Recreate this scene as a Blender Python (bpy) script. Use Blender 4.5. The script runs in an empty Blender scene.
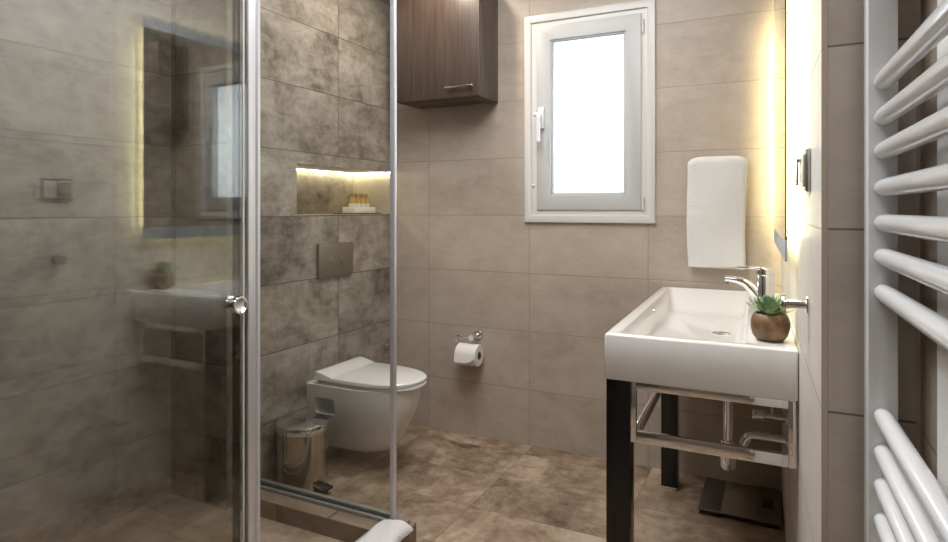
import bpy, bmesh, math, random
from mathutils import Vector, Matrix

S = bpy.context.scene
C = S.collection
R = math.radians
CAM_Z = 1.219
YB = 2.99            # back wall plane
XT = -2.0            # boxed-out toilet wall plane
XS = -2.3286         # shower side wall plane
CEIL = 2.62
DX = -1.26           # shower door plane
GY = 1.90            # shower end panel plane


def rwx(y, off=0.0):
    """x of the slightly splayed mirror wall at depth y, off metres into the room"""
    return 0.099 - 0.031 * y - off


# ------------------------------------------------------------------ camera
cd = bpy.data.cameras.new('camera')
cd.sensor_width = 36.0
cd.sensor_fit = 'HORIZONTAL'
cd.lens = 618.907 / 948 * 36.0
cd.shift_y = -(271 - 209.15) / 948
cd.clip_start = 0.01
cam = bpy.data.objects.new('camera', cd)
C.objects.link(cam)
cam.location = (0, 0, CAM_Z)
cam.rotation_euler = (R(90), 0, 0.459)
S.camera = cam

# ------------------------------------------------------------------ world, light, exposure
w = bpy.data.worlds.new('World')
S.world = w
w.use_nodes = True
w.node_tree.nodes['Background'].inputs[0].default_value = (0.93, 0.97, 1.0, 1)
w.node_tree.nodes['Background'].inputs[1].default_value = 1.7


def area(name, loc, rot, sx, sy, power, col=(1, 1, 1), spread=180):
    l = bpy.data.lights.new(name, 'AREA')
    l.shape = 'RECTANGLE'
    l.size = sx
    l.size_y = sy
    l.energy = power
    l.color = col
    l.spread = R(spread)
    o = bpy.data.objects.new(name, l)
    o.location = loc
    o.rotation_euler = rot
    C.objects.link(o)
    return o


def spot(name, loc, power, col, size=120, blend=0.8, rad=0.05, rot=(0, 0, 0)):
    l = bpy.data.lights.new(name, 'SPOT')
    l.energy = power
    l.color = col
    l.spot_size = R(size)
    l.spot_blend = blend
    l.shadow_soft_size = rad
    o = bpy.data.objects.new(name, l)
    o.location = loc
    o.rotation_euler = rot
    C.objects.link(o)
    return o


WARM = (1.0, 0.87, 0.72)
area('ceiling_fill', (-0.90, 1.60, CEIL - 0.02), (0, 0, 0), 0.9, 1.3, 36, (0.96, 0.98, 1.0))  # large soft fill added overhead to even out the room, no fixture modelled
area('entrance_fill', (-0.50, -0.15, CEIL - 0.02), (0, 0, 0), 0.8, 0.6, 12, (0.96, 0.98, 1.0))  # fill added near the camera to lift faces turned towards it
spot('toilet_downlight', (-1.50, 2.46, CEIL - 0.03), 28, WARM, 150, 0.6, 0.04)
spot('basin_fill_spot', (-0.45, 2.10, CEIL - 0.03), 8, WARM, 140, 0.7, 0.05)  # warm spot added above the basin, not a known fixture
spot('mirror_wall_fill_spot', (-0.85, 1.62, CEIL - 0.03), 42, (0.93, 0.97, 1.0), 75, 0.9, 0.06, (0, R(-42), 0))  # cool spot added to brighten the mirror wall, aimed sideways at it
area('window_daylight', (-0.86, YB + 0.42, 1.70), (R(-90), 0, 0), 0.5, 0.9, 8, (0.93, 0.97, 1.0))

S.view_settings.view_transform = 'Standard'
S.view_settings.look = 'None'
S.view_settings.exposure = 0.0
S.view_settings.gamma = 1.0
S.view_settings.use_curve_mapping = False
S.cycles.use_denoising = True
S.cycles.max_bounces = 12
S.cycles.glossy_bounces = 8
S.cycles.transparent_max_bounces = 24
S.cycles.caustics_reflective = False
S.cycles.caustics_refractive = False
S.cycles.sample_clamp_indirect = 6.0


# ------------------------------------------------------------------ materials
def srgb(r, g, b):
    f = lambda v: (v / 255 / 12.92) if v / 255 <= 0.04045 else ((v / 255 + 0.055) / 1.055) ** 2.4
    return (f(r), f(g), f(b), 1)


def mat(name, col, rough=0.5, metal=0.0, spec=0.5, coat=0.0):
    m = bpy.data.materials.new(name)
    m.use_nodes = True
    b = m.node_tree.nodes['Principled BSDF']
    b.inputs['Base Color'].default_value = col
    b.inputs['Roughness'].default_value = rough
    b.inputs['Metallic'].default_value = metal
    b.inputs['Specular IOR Level'].default_value = spec
    b.inputs['Coat Weight'].default_value = coat
    return m


class N:
    """tiny node helper"""

    def __init__(self, m):
        self.t = m.node_tree
        self.n = self.t.nodes

    def new(self, kind, **kw):
        o = self.n.new(kind)
        for k, v in kw.items():
            setattr(o, k, v)
        return o

    def link(self, a, b):
        self.t.links.new(a, b)

    def math(self, op, a, b=None, c=None):
        o = self.new('ShaderNodeMath', operation=op)
        for i, v in enumerate((a, b, c)):
            if v is None:
                continue
            if isinstance(v, (int, float)):
                o.inputs[i].default_value = v
            else:
                self.link(v, o.inputs[i])
        return o.outputs[0]

    def mixf(self, f, a, b):
        o = self.new('ShaderNodeMix', data_type='FLOAT')
        for i, v in ((0, f), (2, a), (3, b)):
            if isinstance(v, (int, float)):
                o.inputs[i].default_value = v
            else:
                self.link(v, o.inputs[i])
        return o.outputs[0]

    def mixc(self, f, a, b, blend='MIX'):
        o = self.new('ShaderNodeMix', data_type='RGBA', blend_type=blend)
        for i, v in ((0, f), (6, a), (7, b)):
            if isinstance(v, (int, float, tuple)):
                o.inputs[i].default_value = v
            else:
                self.link(v, o.inputs[i])
        return o.outputs[2]


def tile_mat(name, dark, mid, light, grout, su, sv, ux, uy, v0, floor=False, rough=0.42, blotch=1.0, vary=0.10, gw=0.003, stretch=(1, 1), scale=2.6, groutmix=1.0):
    """stone-look tiles laid in a straight grid; ux, uy, v0 = positions of one joint"""
    m = bpy.data.materials.new(name)
    m.use_nodes = True
    k = N(m)
    b = k.n['Principled BSDF']
    tc = k.new('ShaderNodeTexCoord')
    sp = k.new('ShaderNodeSeparateXYZ')
    k.link(tc.outputs['Object'], sp.inputs[0])
    X, Y, Z = sp.outputs
    ge = k.new('ShaderNodeNewGeometry')
    sn = k.new('ShaderNodeSeparateXYZ')
    k.link(ge.outputs['True Normal'], sn.inputs[0])
    if floor:
        u = k.math('SUBTRACT', X, ux)
        v = k.math('SUBTRACT', Y, uy)
    else:
        fy = k.math('GREATER_THAN', k.math('ABSOLUTE', sn.outputs[1]), 0.7)
        fz = k.math('GREATER_THAN', k.math('ABSOLUTE', sn.outputs[2]), 0.7)
        u = k.mixf(fy, k.math('SUBTRACT', Y, uy), k.math('SUBTRACT', X, ux))
        v = k.mixf(fz, k.math('SUBTRACT', Z, v0), k.math('MULTIPLY', X, 0.4))
    us = k.math('DIVIDE', u, su)
    vs = k.math('DIVIDE', v, sv)
    cu = k.math('FLOOR', us)
    cv = k.math('FLOOR', vs)
    du = k.math('MULTIPLY', k.math('SUBTRACT', 0.5, k.math('ABSOLUTE', k.math('SUBTRACT', k.math('FRACT', us), 0.5))), su)
    dv = k.math('MULTIPLY', k.math('SUBTRACT', 0.5, k.math('ABSOLUTE', k.math('SUBTRACT', k.math('FRACT', vs), 0.5))), sv)
    d = k.math('MINIMUM', du, dv)
    mr = k.new('ShaderNodeMapRange', interpolation_type='SMOOTHSTEP')
    k.link(d, mr.inputs[0])
    mr.inputs[1].default_value = gw * 0.25
    mr.inputs[2].default_value = gw * 0.9
    mr.inputs[3].default_value = 1
    mr.inputs[4].default_value = 0
    g = mr.outputs[0]
    cc = k.new('ShaderNodeCombineXYZ')
    k.link(cu, cc.inputs[0])
    k.link(cv, cc.inputs[1])
    cc.inputs[2].default_value = len(name) * 1.7
    wn = k.new('ShaderNodeTexWhiteNoise', noise_dimensions='3D')
    k.link(cc.outputs[0], wn.inputs['Vector'])
    uv = k.new('ShaderNodeCombineXYZ')
    k.link(k.math('MULTIPLY', u, stretch[0]), uv.inputs[0])
    k.link(k.math('MULTIPLY', v, stretch[1]), uv.inputs[1])
    k.link(k.math('MULTIPLY', wn.outputs['Value'], 37.0), uv.inputs[2])
    n1 = k.new('ShaderNodeTexNoise')
    k.link(uv.outputs[0], n1.inputs['Vector'])
    n1.inputs['Scale'].default_value = scale
    n1.inputs['Detail'].default_value = 9
    n1.inputs['Roughness'].default_value = 0.66
    n1.inputs['Distortion'].default_value = 0.6
    n2 = k.new('ShaderNodeTexNoise')
    k.link(uv.outputs[0], n2.inputs['Vector'])
    n2.inputs['Scale'].default_value = scale * 5.5
    n2.inputs['Detail'].default_value = 5
    n2.inputs['Roughness'].default_value = 0.7
    n3 = k.new('ShaderNodeTexNoise')
    mp3 = k.new('ShaderNodeMapping')
    mp3.inputs['Scale'].default_value = (0.45, 1.3, 1.0)
    k.link(uv.outputs[0], mp3.inputs[0])
    k.link(mp3.outputs[0], n3.inputs['Vector'])
    n3.inputs['Scale'].default_value = scale * 3.2
    n3.inputs['Detail'].default_value = 10
    n3.inputs['Roughness'].default_value = 0.75
    n3.inputs['Distortion'].default_value = 1.2
    s = k.math('ADD', k.math('MULTIPLY', n1.outputs['Fac'], 0.48), k.math('MULTIPLY', n2.outputs['Fac'], 0.22))
    s = k.math('ADD', s, k.math('MULTIPLY', n3.outputs['Fac'], 0.30))
    cr = k.new('ShaderNodeValToRGB')
    e = cr.color_ramp.elements
    h = 0.145 / blotch
    e[0].position = 0.5 - h
    e[0].color = dark
    e[1].position = 0.5 + h
    e[1].color = light
    mm = cr.color_ramp.elements.new(0.5)
    mm.color = mid
    k.link(s, cr.inputs[0])
    br = k.math('ADD', 1 - vary / 2, k.math('MULTIPLY', wn.outputs['Value'], vary))
    cb = k.new('ShaderNodeCombineXYZ')
    for i in range(3):
        k.link(br, cb.inputs[i])
    col = k.mixc(1.0, cr.outputs[0], cb.outputs[0], 'MULTIPLY')
    col = k.mixc(k.math('MULTIPLY', g, groutmix), col, grout)
    k.link(col, b.inputs['Base Color'])
    k.link(k.math('ADD', rough - 0.06, k.math('MULTIPLY', n2.outputs['Fac'], 0.12)), b.inputs['Roughness'])
    bp = k.new('ShaderNodeBump')
    bp.inputs['Strength'].default_value = 0.35
    bp.inputs['Distance'].default_value = 0.002
    k.link(k.math('SUBTRACT', k.math('MULTIPLY', n2.outputs['Fac'], 0.25), g), bp.inputs['Height'])
    k.link(bp.outputs[0], b.inputs['Normal'])
    return m


V0 = 1.186
GREY = dict(dark=srgb(97, 87, 77), mid=srgb(147, 137, 126), light=srgb(176, 167, 157), grout=srgb(82, 77, 71), su=0.6, sv=0.3, v0=V0, rough=0.40, blotch=1.6, scale=3.2)
M_TOILET = tile_mat('grey_stone_tile', ux=-2.3, uy=2.500, **GREY)
M_SHOWER = tile_mat('grey_stone_tile_shower', ux=-2.0, uy=-0.6, **{**GREY, 'su': 2.44})
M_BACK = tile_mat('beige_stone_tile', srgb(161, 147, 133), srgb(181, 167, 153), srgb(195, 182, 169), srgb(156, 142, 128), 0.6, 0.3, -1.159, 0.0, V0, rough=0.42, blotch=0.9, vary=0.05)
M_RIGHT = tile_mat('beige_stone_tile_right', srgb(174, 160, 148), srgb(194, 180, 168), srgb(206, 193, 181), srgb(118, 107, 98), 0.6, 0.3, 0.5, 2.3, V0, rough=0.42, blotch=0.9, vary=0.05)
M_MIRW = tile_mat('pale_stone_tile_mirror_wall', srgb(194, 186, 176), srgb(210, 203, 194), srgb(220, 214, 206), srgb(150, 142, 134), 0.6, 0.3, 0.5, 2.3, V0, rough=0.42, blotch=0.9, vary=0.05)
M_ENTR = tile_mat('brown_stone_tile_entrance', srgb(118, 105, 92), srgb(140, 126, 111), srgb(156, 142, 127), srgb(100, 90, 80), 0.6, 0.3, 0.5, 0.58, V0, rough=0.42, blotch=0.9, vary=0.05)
M_FLOOR = tile_mat('brown_stone_floor_tile', srgb(98, 80, 64), srgb(152, 131, 110), srgb(190, 171, 150), srgb(104, 90, 77), 0.6, 0.3, -1.14, 2.27, 0, floor=True, rough=0.36, blotch=1.35, vary=0.14, stretch=(1.25, 0.85), scale=3.0, groutmix=0.6)
M_TRAY = tile_mat('brown_stone_shower_tile', srgb(108, 91, 75), srgb(152, 133, 113), srgb(186, 167, 147), srgb(92, 76, 62), 0.6, 0.3, -2.04, 1.57, 0, floor=True, rough=0.38, blotch=1.2, vary=0.12, stretch=(1.1, 0.9), scale=3.0, groutmix=0.7)
M_CURB = tile_mat('brown_stone_curb_tile', srgb(104, 88, 72), srgb(138, 120, 102), srgb(160, 143, 125), srgb(92, 80, 68), 0.6, 0.3, -1.75, 0.9, -0.05, rough=0.4, blotch=1.0, vary=0.08)
M_PLASTER = mat('white_plaster', srgb(232, 229, 224), 0.8)
M_CERAMIC = mat('white_ceramic', srgb(226, 223, 219), 0.09, coat=0.3)
M_SEAT = mat('white_seat_plastic', srgb(230, 228, 225), 0.22)
M_PVC = mat('white_pvc', srgb(216, 214, 211), 0.32)
M_SASH = mat('light_grey_pvc', srgb(194, 194, 194), 0.4)
M_ENAMEL = mat('white_enamel', srgb(228, 228, 229), 0.16, coat=0.3)
M_CHROME = mat('chrome', (0.82, 0.82, 0.83, 1), 0.06, 1.0)
M_BRUSHED = mat('brushed_steel', srgb(196, 192, 186), 0.24, 1.0)
M_SATIN = mat('satin_nickel_plate', srgb(150, 141, 129), 0.40, 0.7)
M_ALU = mat('bright_aluminium', srgb(228, 229, 235), 0.36, 0.55)
M_TRACK = mat('dark_aluminium', srgb(168, 168, 163), 0.4, 0.6)
M_BLACK = mat('black_lacquer', srgb(20, 19, 20), 0.22)
M_BLKPL = mat('black_plastic', srgb(20, 20, 22), 0.35)
M_SEAL = mat('grey_rubber_seal', srgb(54, 54, 52), 0.6)
M_SCALE = mat('smoked_glass_top', srgb(120, 110, 100), 0.10)
M_LCD = mat('dark_display', srgb(14, 15, 16), 0.12)
M_AMBER = mat('amber_plastic', srgb(206, 166, 92), 0.2)
M_LABEL = mat('cream_label', srgb(232, 226, 212), 0.5)
M_CAP = mat('bronze_cap', srgb(170, 140, 92), 0.3)
M_PAPER = mat('toilet_paper', srgb(240, 236, 230), 0.9)
M_CARD = mat('cardboard', srgb(120, 96, 72), 0.9)
M_BORDER = mat('frosted_mirror_border', srgb(188, 196, 204), 0.42, 0.6)
M_TRIM = mat('champagne_corner_profile', srgb(196, 180, 160), 0.4, 0.2)


def mirror_mat():
    m = mat('silvered_mirror', (0.9, 0.91, 0.9, 1), 0.01, 1.0)
    return m


M_MIRROR = mirror_mat()


def emit_mat(name, col, strength):
    m = bpy.data.materials.new(name)
    m.use_nodes = True
    b = m.node_tree.nodes['Principled BSDF']
    b.inputs['Base Color'].default_value = (0.9, 0.9, 0.85, 1)
    b.inputs['Emission Color'].default_value = col
    b.inputs['Emission Strength'].default_value = strength
    return m


M_LED = emit_mat('warm_led_diffuser', (1.0, 0.92, 0.50, 1), 40.0)
M_LED2 = emit_mat('warm_led_strip', (1.0, 0.92, 0.62, 1), 30.0)


def glass_mat(name, tint, ior=1.5):
    """thin architectural glass: Fresnel mix of a mirror layer and clear transmission"""
    m = bpy.data.materials.new(name)
    m.use_nodes = True
    k = N(m)
    k.n.remove(k.n['Principled BSDF'])
    out = k.n['Material Output']
    ge = k.new('ShaderNodeNewGeometry')
    fr = k.new('ShaderNodeFresnel')
    k.link(k.mixf(ge.outputs['Backfacing'], ior, 1.0 / ior), fr.inputs['IOR'])
    tr = k.new('ShaderNodeBsdfTransparent')
    tr.inputs[0].default_value = tint
    gl = k.new('ShaderNodeBsdfGlossy')
    gl.inputs['Roughness'].default_value = 0.0
    gl.inputs[0].default_value = (1, 1, 1, 1)
    mx = k.new('ShaderNodeMixShader')
    k.link(fr.outputs[0], mx.inputs[0])
    k.link(tr.outputs[0], mx.inputs[1])
    k.link(gl.outputs[0], mx.inputs[2])
    k.link(mx.outputs[0], out.inputs[0])
    return m


M_GLASS = glass_mat('clear_shower_glass', (0.955, 0.965, 0.955, 1))
M_GLASSF = glass_mat('shower_side_glass', (0.855, 0.86, 0.845, 1), 1.8)
M_GLASSD = glass_mat('shower_door_glass', (0.855, 0.86, 0.845, 1), 1.8)


def frosted_mat():
    m = bpy.data.materials.new('frosted_window_glass')
    m.use_nodes = True
    k = N(m)
    k.n.remove(k.n['Principled BSDF'])
    out = k.n['Material Output']
    tr = k.new('ShaderNodeBsdfTransparent')
    tr.inputs[0].default_value = (0.9, 0.92, 0.93, 1)
    tl = k.new('ShaderNodeBsdfTranslucent')
    tl.inputs[0].default_value = (0.9, 0.92, 0.93, 1)
    mx = k.new('ShaderNodeMixShader')
    mx.inputs[0].default_value = 0.6
    k.link(tr.outputs[0], mx.inputs[1])
    k.link(tl.outputs[0], mx.inputs[2])
    k.link(mx.outputs[0], out.inputs[0])
    return m


M_FROST = frosted_mat()


def wood_mat():
    m = bpy.data.materials.new('dark_oak_veneer')
    m.use_nodes = True
    k = N(m)
    b = k.n['Principled BSDF']
    tc = k.new('ShaderNodeTexCoord')
    mp = k.new('ShaderNodeMapping')
    mp.inputs['Scale'].default_value = (26, 26, 1.3)
    k.link(tc.outputs['Object'], mp.inputs[0])
    n1 = k.new('ShaderNodeTexNoise')
    n1.inputs['Scale'].default_value = 2.2
    n1.inputs['Detail'].default_value = 6
    n1.inputs['Distortion'].default_value = 0.8
    k.link(mp.outputs[0], n1.inputs['Vector'])
    mp2 = k.new('ShaderNodeMapping')
    mp2.inputs['Scale'].default_value = (240, 240, 5)
    k.link(tc.outputs['Object'], mp2.inputs[0])
    n2 = k.new('ShaderNodeTexNoise')
    n2.inputs['Scale'].default_value = 2.0
    n2.inputs['Detail'].default_value = 3
    k.link(mp2.outputs[0], n2.inputs['Vector'])
    s = k.math('ADD', k.math('MULTIPLY', n1.outputs['Fac'], 0.65), k.math('MULTIPLY', n2.outputs['Fac'], 0.35))
    cr = k.new('ShaderNodeValToRGB')
    e = cr.color_ramp.elements
    e[0].position = 0.25
    e[0].color = srgb(54, 45, 40)
    e[1].position = 0.78
    e[1].color = srgb(98, 82, 72)
    k.link(s, cr.inputs[0])
    k.link(cr.outputs[0], b.inputs['Base Color'])
    b.inputs['Roughness'].default_value = 0.36
    return m


M_WOOD = wood_mat()


def terry_mat():
    m = mat('white_terry', srgb(238, 235, 232), 0.95, spec=0.1)
    k = N(m)
    b = k.n['Principled BSDF']
    tc = k.new('ShaderNodeTexCoord')
    n1 = k.new('ShaderNodeTexNoise')
    n1.inputs['Scale'].default_value = 260
    n1.inputs['Detail'].default_value = 2
    k.link(tc.outputs['Object'], n1.inputs['Vector'])
    bp = k.new('ShaderNodeBump')
    bp.inputs['Strength'].default_value = 0.9
    bp.inputs['Distance'].default_value = 0.006
    k.link(n1.outputs['Fac'], bp.inputs['Height'])
    k.link(bp.outputs[0], b.inputs['Normal'])
    b.inputs['Sheen Weight'].default_value = 0.3
    return m


M_TERRY = terry_mat()


def pot_mat():
    m = mat('brown_clay', srgb(112, 82, 56), 0.45)
    k = N(m)
    b = k.n['Principled BSDF']
    tc = k.new('ShaderNodeTexCoord')
    n1 = k.new('ShaderNodeTexNoise')
    n1.inputs['Scale'].default_value = 30
    n1.inputs['Detail'].default_value = 6
    k.link(tc.outputs['Object'], n1.inputs['Vector'])
    cr = k.new('ShaderNodeValToRGB')
    cr.color_ramp.elements[0].position = 0.35
    cr.color_ramp.elements[0].color = srgb(84, 60, 40)
    cr.color_ramp.elements[1].position = 0.7
    cr.color_ramp.elements[1].color = srgb(142, 108, 74)
    k.link(n1.outputs['Fac'], cr.inputs[0])
    k.link(cr.outputs[0], b.inputs['Base Color'])
    return m


M_POT = pot_mat()


def leaf_mat():
    m = mat('succulent_green', srgb(96, 138, 70), 0.42)
    k = N(m)
    b = k.n['Principled BSDF']
    at = k.new('ShaderNodeAttribute')
    at.attribute_name = 'tip'
    cr = k.new('ShaderNodeValToRGB')
    e = cr.color_ramp.elements
    e[0].position = 0.0
    e[0].color = srgb(196, 206, 172)
    e[1].position = 1.0
    e[1].color = srgb(100, 122, 100)
    mm = e.new(0.55)
    mm.color = srgb(150, 172, 128)
    k.link(at.outputs['Fac'], cr.inputs[0])
    k.link(cr.outputs[0], b.inputs['Base Color'])
    b.inputs['Subsurface Weight'].default_value = 0.0
    return m


M_LEAF = leaf_mat()
M_SOIL = mat('potting_soil', srgb(48, 38, 30), 0.95)

# ------------------------------------------------------------------ object helpers
WORLD = {}


def thing(name, label, cat, loc=(0, 0, 0), group=None):
    o = bpy.data.objects.new(name, None)
    o.empty_display_size = 0.05
    o.location = loc
    C.objects.link(o)
    WORLD[o.name] = Vector(loc)
    tag(o, label, cat, group)
    return o


def tag(o, label, cat, group=None):
    o['label'] = label
    o['category'] = cat
    if group:
        o['group'] = group
    return o


def obj(name, bm, m, parent=None, origin=None, smooth=True, angle=38, label=None):
    """link a bmesh (world coordinates) as one object"""
    bmesh.ops.recalc_face_normals(bm, faces=bm.faces)
    if origin is None:
        origin = (0, 0, 0) if parent is None else WORLD[parent.name]
    off = Vector(origin)
    bmesh.ops.translate(bm, verts=bm.verts, vec=-off)
    me = bpy.data.meshes.new(name)
    bm.to_mesh(me)
    bm.free()
    me.materials.append(m)
    if smooth:
        for p in me.polygons:
            p.use_smooth = True
        me.set_sharp_from_angle(angle=R(angle))
    o = bpy.data.objects.new(name, me)
    C.objects.link(o)
    if parent is not None:
        o.parent = parent
        o.location = off - WORLD[parent.name]
    else:
        o.location = off
    WORLD[o.name] = off.copy()
    if label:
        o['label'] = label
    return o


def struct(name, bm, m, **kw):
    o = obj(name, bm, m, smooth=False, **kw)
    o['kind'] = 'structure'
    return o


def new():
    return bmesh.new()


def bevel(bm, geom_edges, w, seg=2):
    if w > 0:
        bmesh.ops.bevel(bm, geom=geom_edges, offset=w, segments=seg, profile=0.5, affect='EDGES', clamp_overlap=True)


def box(bm, a, b, bev=0.0, seg=2):
    t = bmesh.new()
    x0, y0, z0 = [min(a[i], b[i]) for i in range(3)]
    x1, y1, z1 = [max(a[i], b[i]) for i in range(3)]
    v = [t.verts.new(p) for p in ((x0, y0, z0), (x1, y0, z0), (x1, y1, z0), (x0, y1, z0), (x0, y0, z1), (x1, y0, z1), (x1, y1, z1), (x0, y1, z1))]
    for f in ((0, 3, 2, 1), (4, 5, 6, 7), (0, 1, 5, 4), (1, 2, 6, 5), (2, 3, 7, 6), (3, 0, 4, 7)):
        t.faces.new([v[i] for i in f])
    bevel(t, list(t.edges), bev, seg)
    merge(bm, t)
    return bm


def merge(bm, t):
    me = bpy.data.meshes.new('tmp')
    t.to_mesh(me)
    t.free()
    bm.from_mesh(me)
    bpy.data.meshes.remove(me)


def prism(bm, pts, z0, z1, bev=0.0, seg=2, axis='z'):
    """extrude a polygon: pts are (x,y) for axis z, (x,z) for axis y, (y,z) for axis x"""
    t = bmesh.new()

    def P(p, h):
        return {'z': (p[0], p[1], h), 'y': (p[0], h, p[1]), 'x': (h, p[0], p[1])}[axis]
    a = [t.verts.new(P(p, z0)) for p in pts]
    b = [t.verts.new(P(p, z1)) for p in pts]
    t.faces.new(a[::-1])
    t.faces.new(b)
    n = len(pts)
    for i in range(n):
        t.faces.new((a[i], a[(i + 1) % n], b[(i + 1) % n], b[i]))
    bmesh.ops.recalc_face_normals(t, faces=t.faces)
    bevel(t, list(t.edges), bev, seg)
    merge(bm, t)
    return bm


def tube(bm, pts, r, n=16, caps=True, r2=None):
    pts = [Vector(p) for p in pts]
    rings = []
    up = None
    for i, p in enumerate(pts):
        if i == 0:
            d = pts[1] - p
        elif i == len(pts) - 1:
            d = p - pts[i - 1]
        else:
            d = (pts[i + 1] - p).normalized() + (p - pts[i - 1]).normalized()
        d.normalize()
        if up is None:
            up = Vector((0, 0, 1)) if abs(d.z) < 0.9 else Vector((1, 0, 0))
        a = d.cross(up).normalized()
        up = a.cross(d).normalized()
        rr = r[i] if isinstance(r, (list, tuple)) else r
        ring = []
        for j in range(n):
            t = 2 * math.pi * j / n
            ring.append(bm.verts.new(p + (a * math.cos(t) + up * math.sin(t)) * rr))
        rings.append(ring)
    for i in range(len(rings) - 1):
        for j in range(n):
            bm.faces.new((rings[i][j], rings[i][(j + 1) % n], rings[i + 1][(j + 1) % n], rings[i + 1][j]))
    if caps:
        bm.faces.new(rings[0][::-1])
        bm.faces.new(rings[-1])
    return bm


def fillet(pts, rad, n=6):
    """round the corners of a polyline"""
    pts = [Vector(p) for p in pts]
    out = [pts[0]]
    for i in range(1, len(pts) - 1):
        p, a, b = pts[i], pts[i - 1], pts[i + 1]
        ra = min(rad, (a - p).length * 0.49, (b - p).length * 0.49)
        s = p + (a - p).normalized() * ra
        e = p + (b - p).normalized() * ra
        for j in range(n + 1):
            t = j / n
            out.append(s * (1 - t) ** 2 + p * 2 * t * (1 - t) + e * t * t)
    out.append(pts[-1])
    return out


def lathe(bm, prof, c, n=32, axis='z', close=True):
    """prof: (radius, height) pairs around an axis through c"""
    rings = []
    for r_, h in prof:
        ring = []
        for j in range(n):
            t = 2 * math.pi * j / n
            a, b = r_ * math.cos(t), r_ * math.sin(t)
            p = {'z': (a, b, h), 'x': (h, a, b), 'y': (a, h, b)}[axis]
            ring.append(bm.verts.new(Vector(c) + Vector(p)))
        rings.append(ring)
    for i in range(len(rings) - 1):
        for j in range(n):
            bm.faces.new((rings[i][j], rings[i][(j + 1) % n], rings[i + 1][(j + 1) % n], rings[i + 1][j]))
    if close:
        if prof[0][0] > 1e-5:
            bm.faces.new(rings[0][::-1])
        if prof[-1][0] > 1e-5:
            bm.faces.new(rings[-1])
    bmesh.ops.remove_doubles(bm, verts=bm.verts, dist=1e-5)
    return bm


def loft(bm, rings, cap=True):
    vs = [[bm.verts.new(p) for p in ring] for ring in rings]
    n = len(vs[0])
    for i in range(len(vs) - 1):
        for j in range(n):
            bm.faces.new((vs[i][j], vs[i][(j + 1) % n], vs[i + 1][(j + 1) % n], vs[i + 1][j]))
    if cap:
        bm.faces.new(vs[0][::-1])
        bm.faces.new(vs[-1])
    return bm


def rwall_prism(bm, y0, y1, off0, off1, z0, z1, bev=0.0):
    """block lying along the splayed mirror wall, off0..off1 metres off it"""
    return prism(bm, [(rwx(y0, off0), y0), (rwx(y1, off0), y1), (rwx(y1, off1), y1), (rwx(y0, off1), y0)], z0, z1, bev)


# ------------------------------------------------------------------ the setting
YF = -0.75                                   # wall behind the camera
b = new()
box(b, (-2.45, YF - 0.1, -0.12), (0.45, YB + 0.2, 0.0))
struct('floor', b, M_FLOOR)
b = new()
box(b, (-2.45, YF - 0.1, CEIL), (0.45, YB + 0.2, CEIL + 0.1))
struct('ceiling', b, M_PLASTER)
# back wall with the window opening
WX0, WX1, WZ0, WZ1 = -1.165, -0.556, 1.175, 2.18
b = new()
box(b, (-2.45, YB, 0), (WX0, YB + 0.2, CEIL))
box(b, (WX1, YB, 0), (0.45, YB + 0.2, CEIL))
box(b, (WX0, YB, 0), (WX1, YB + 0.2, WZ0))
box(b, (WX0, YB, WZ1), (WX1, YB + 0.2, CEIL))
struct('wall_back', b, M_BACK)
# toilet wall, boxed out, with the lit recess
NY, NX, NZ0, NZ1 = 2.20, -2.285, 1.192, 1.430
b = new()
box(b, (-2.45, 1.795, 0), (XT, YB, NZ0))
box(b, (-2.45, 1.795, NZ1), (XT, YB, CEIL))
box(b, (-2.45, 1.795, NZ0), (XT, NY, NZ1))
box(b, (-2.45, NY, NZ0), (NX, YB, NZ1))
struct('wall_left', b, M_TOILET)
b = new()
box(b, (-2.45, YF, 0), (XS, 1.795, CEIL))
struct('wall_shower', b, M_SHOWER)
# mirror wall, its short return and the entrance side wall
b = new()
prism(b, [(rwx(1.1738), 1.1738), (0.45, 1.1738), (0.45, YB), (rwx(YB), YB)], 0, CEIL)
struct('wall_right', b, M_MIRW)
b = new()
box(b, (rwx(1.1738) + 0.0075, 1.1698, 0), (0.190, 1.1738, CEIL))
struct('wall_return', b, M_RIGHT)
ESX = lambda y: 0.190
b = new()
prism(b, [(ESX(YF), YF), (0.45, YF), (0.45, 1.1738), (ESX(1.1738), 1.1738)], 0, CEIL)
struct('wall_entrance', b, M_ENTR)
b = new()
box(b, (-2.45, YF - 0.1, 0), (0.45, YF, CEIL))
struct('wall_front', b, mat('low_bounce_taupe', srgb(128, 118, 108), 0.7))  # unseen wall, toned dark to cut light bounced onto front faces
# metal corner profile where the mirror wall ends
b = new()
box(b, (rwx(1.1738) - 0.0015, 1.1665, 0), (rwx(1.1738) + 0.0075, 1.1738, CEIL), 0.001)
struct('trim_1', b, M_TRIM)
# white casing on the entrance side wall behind the radiator
b = new()
prism(b, [(ESX(0) - 0.018, 0.930), (ESX(0), 0.930), (ESX(0), 0.850), (ESX(0) - 0.018, 0.850)], 0, CEIL, 0.003)
struct('trim_2', b, M_PVC)
# tiled shower floor and curb
b = new()
box(b, (XS, YF, 0.0), (-1.32, 1.815, 0.006))
struct('floor_shower', b, M_TRAY)
CH = 0.075
b = new()
prism(b, [(XT, 1.815), (-1.315, 1.815), (-1.315, YF), (-1.19, YF), (-1.19, 1.935), (XT, 1.935)], 0, CH, 0.003)
struct('shower_curb', b, M_CURB)


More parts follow.
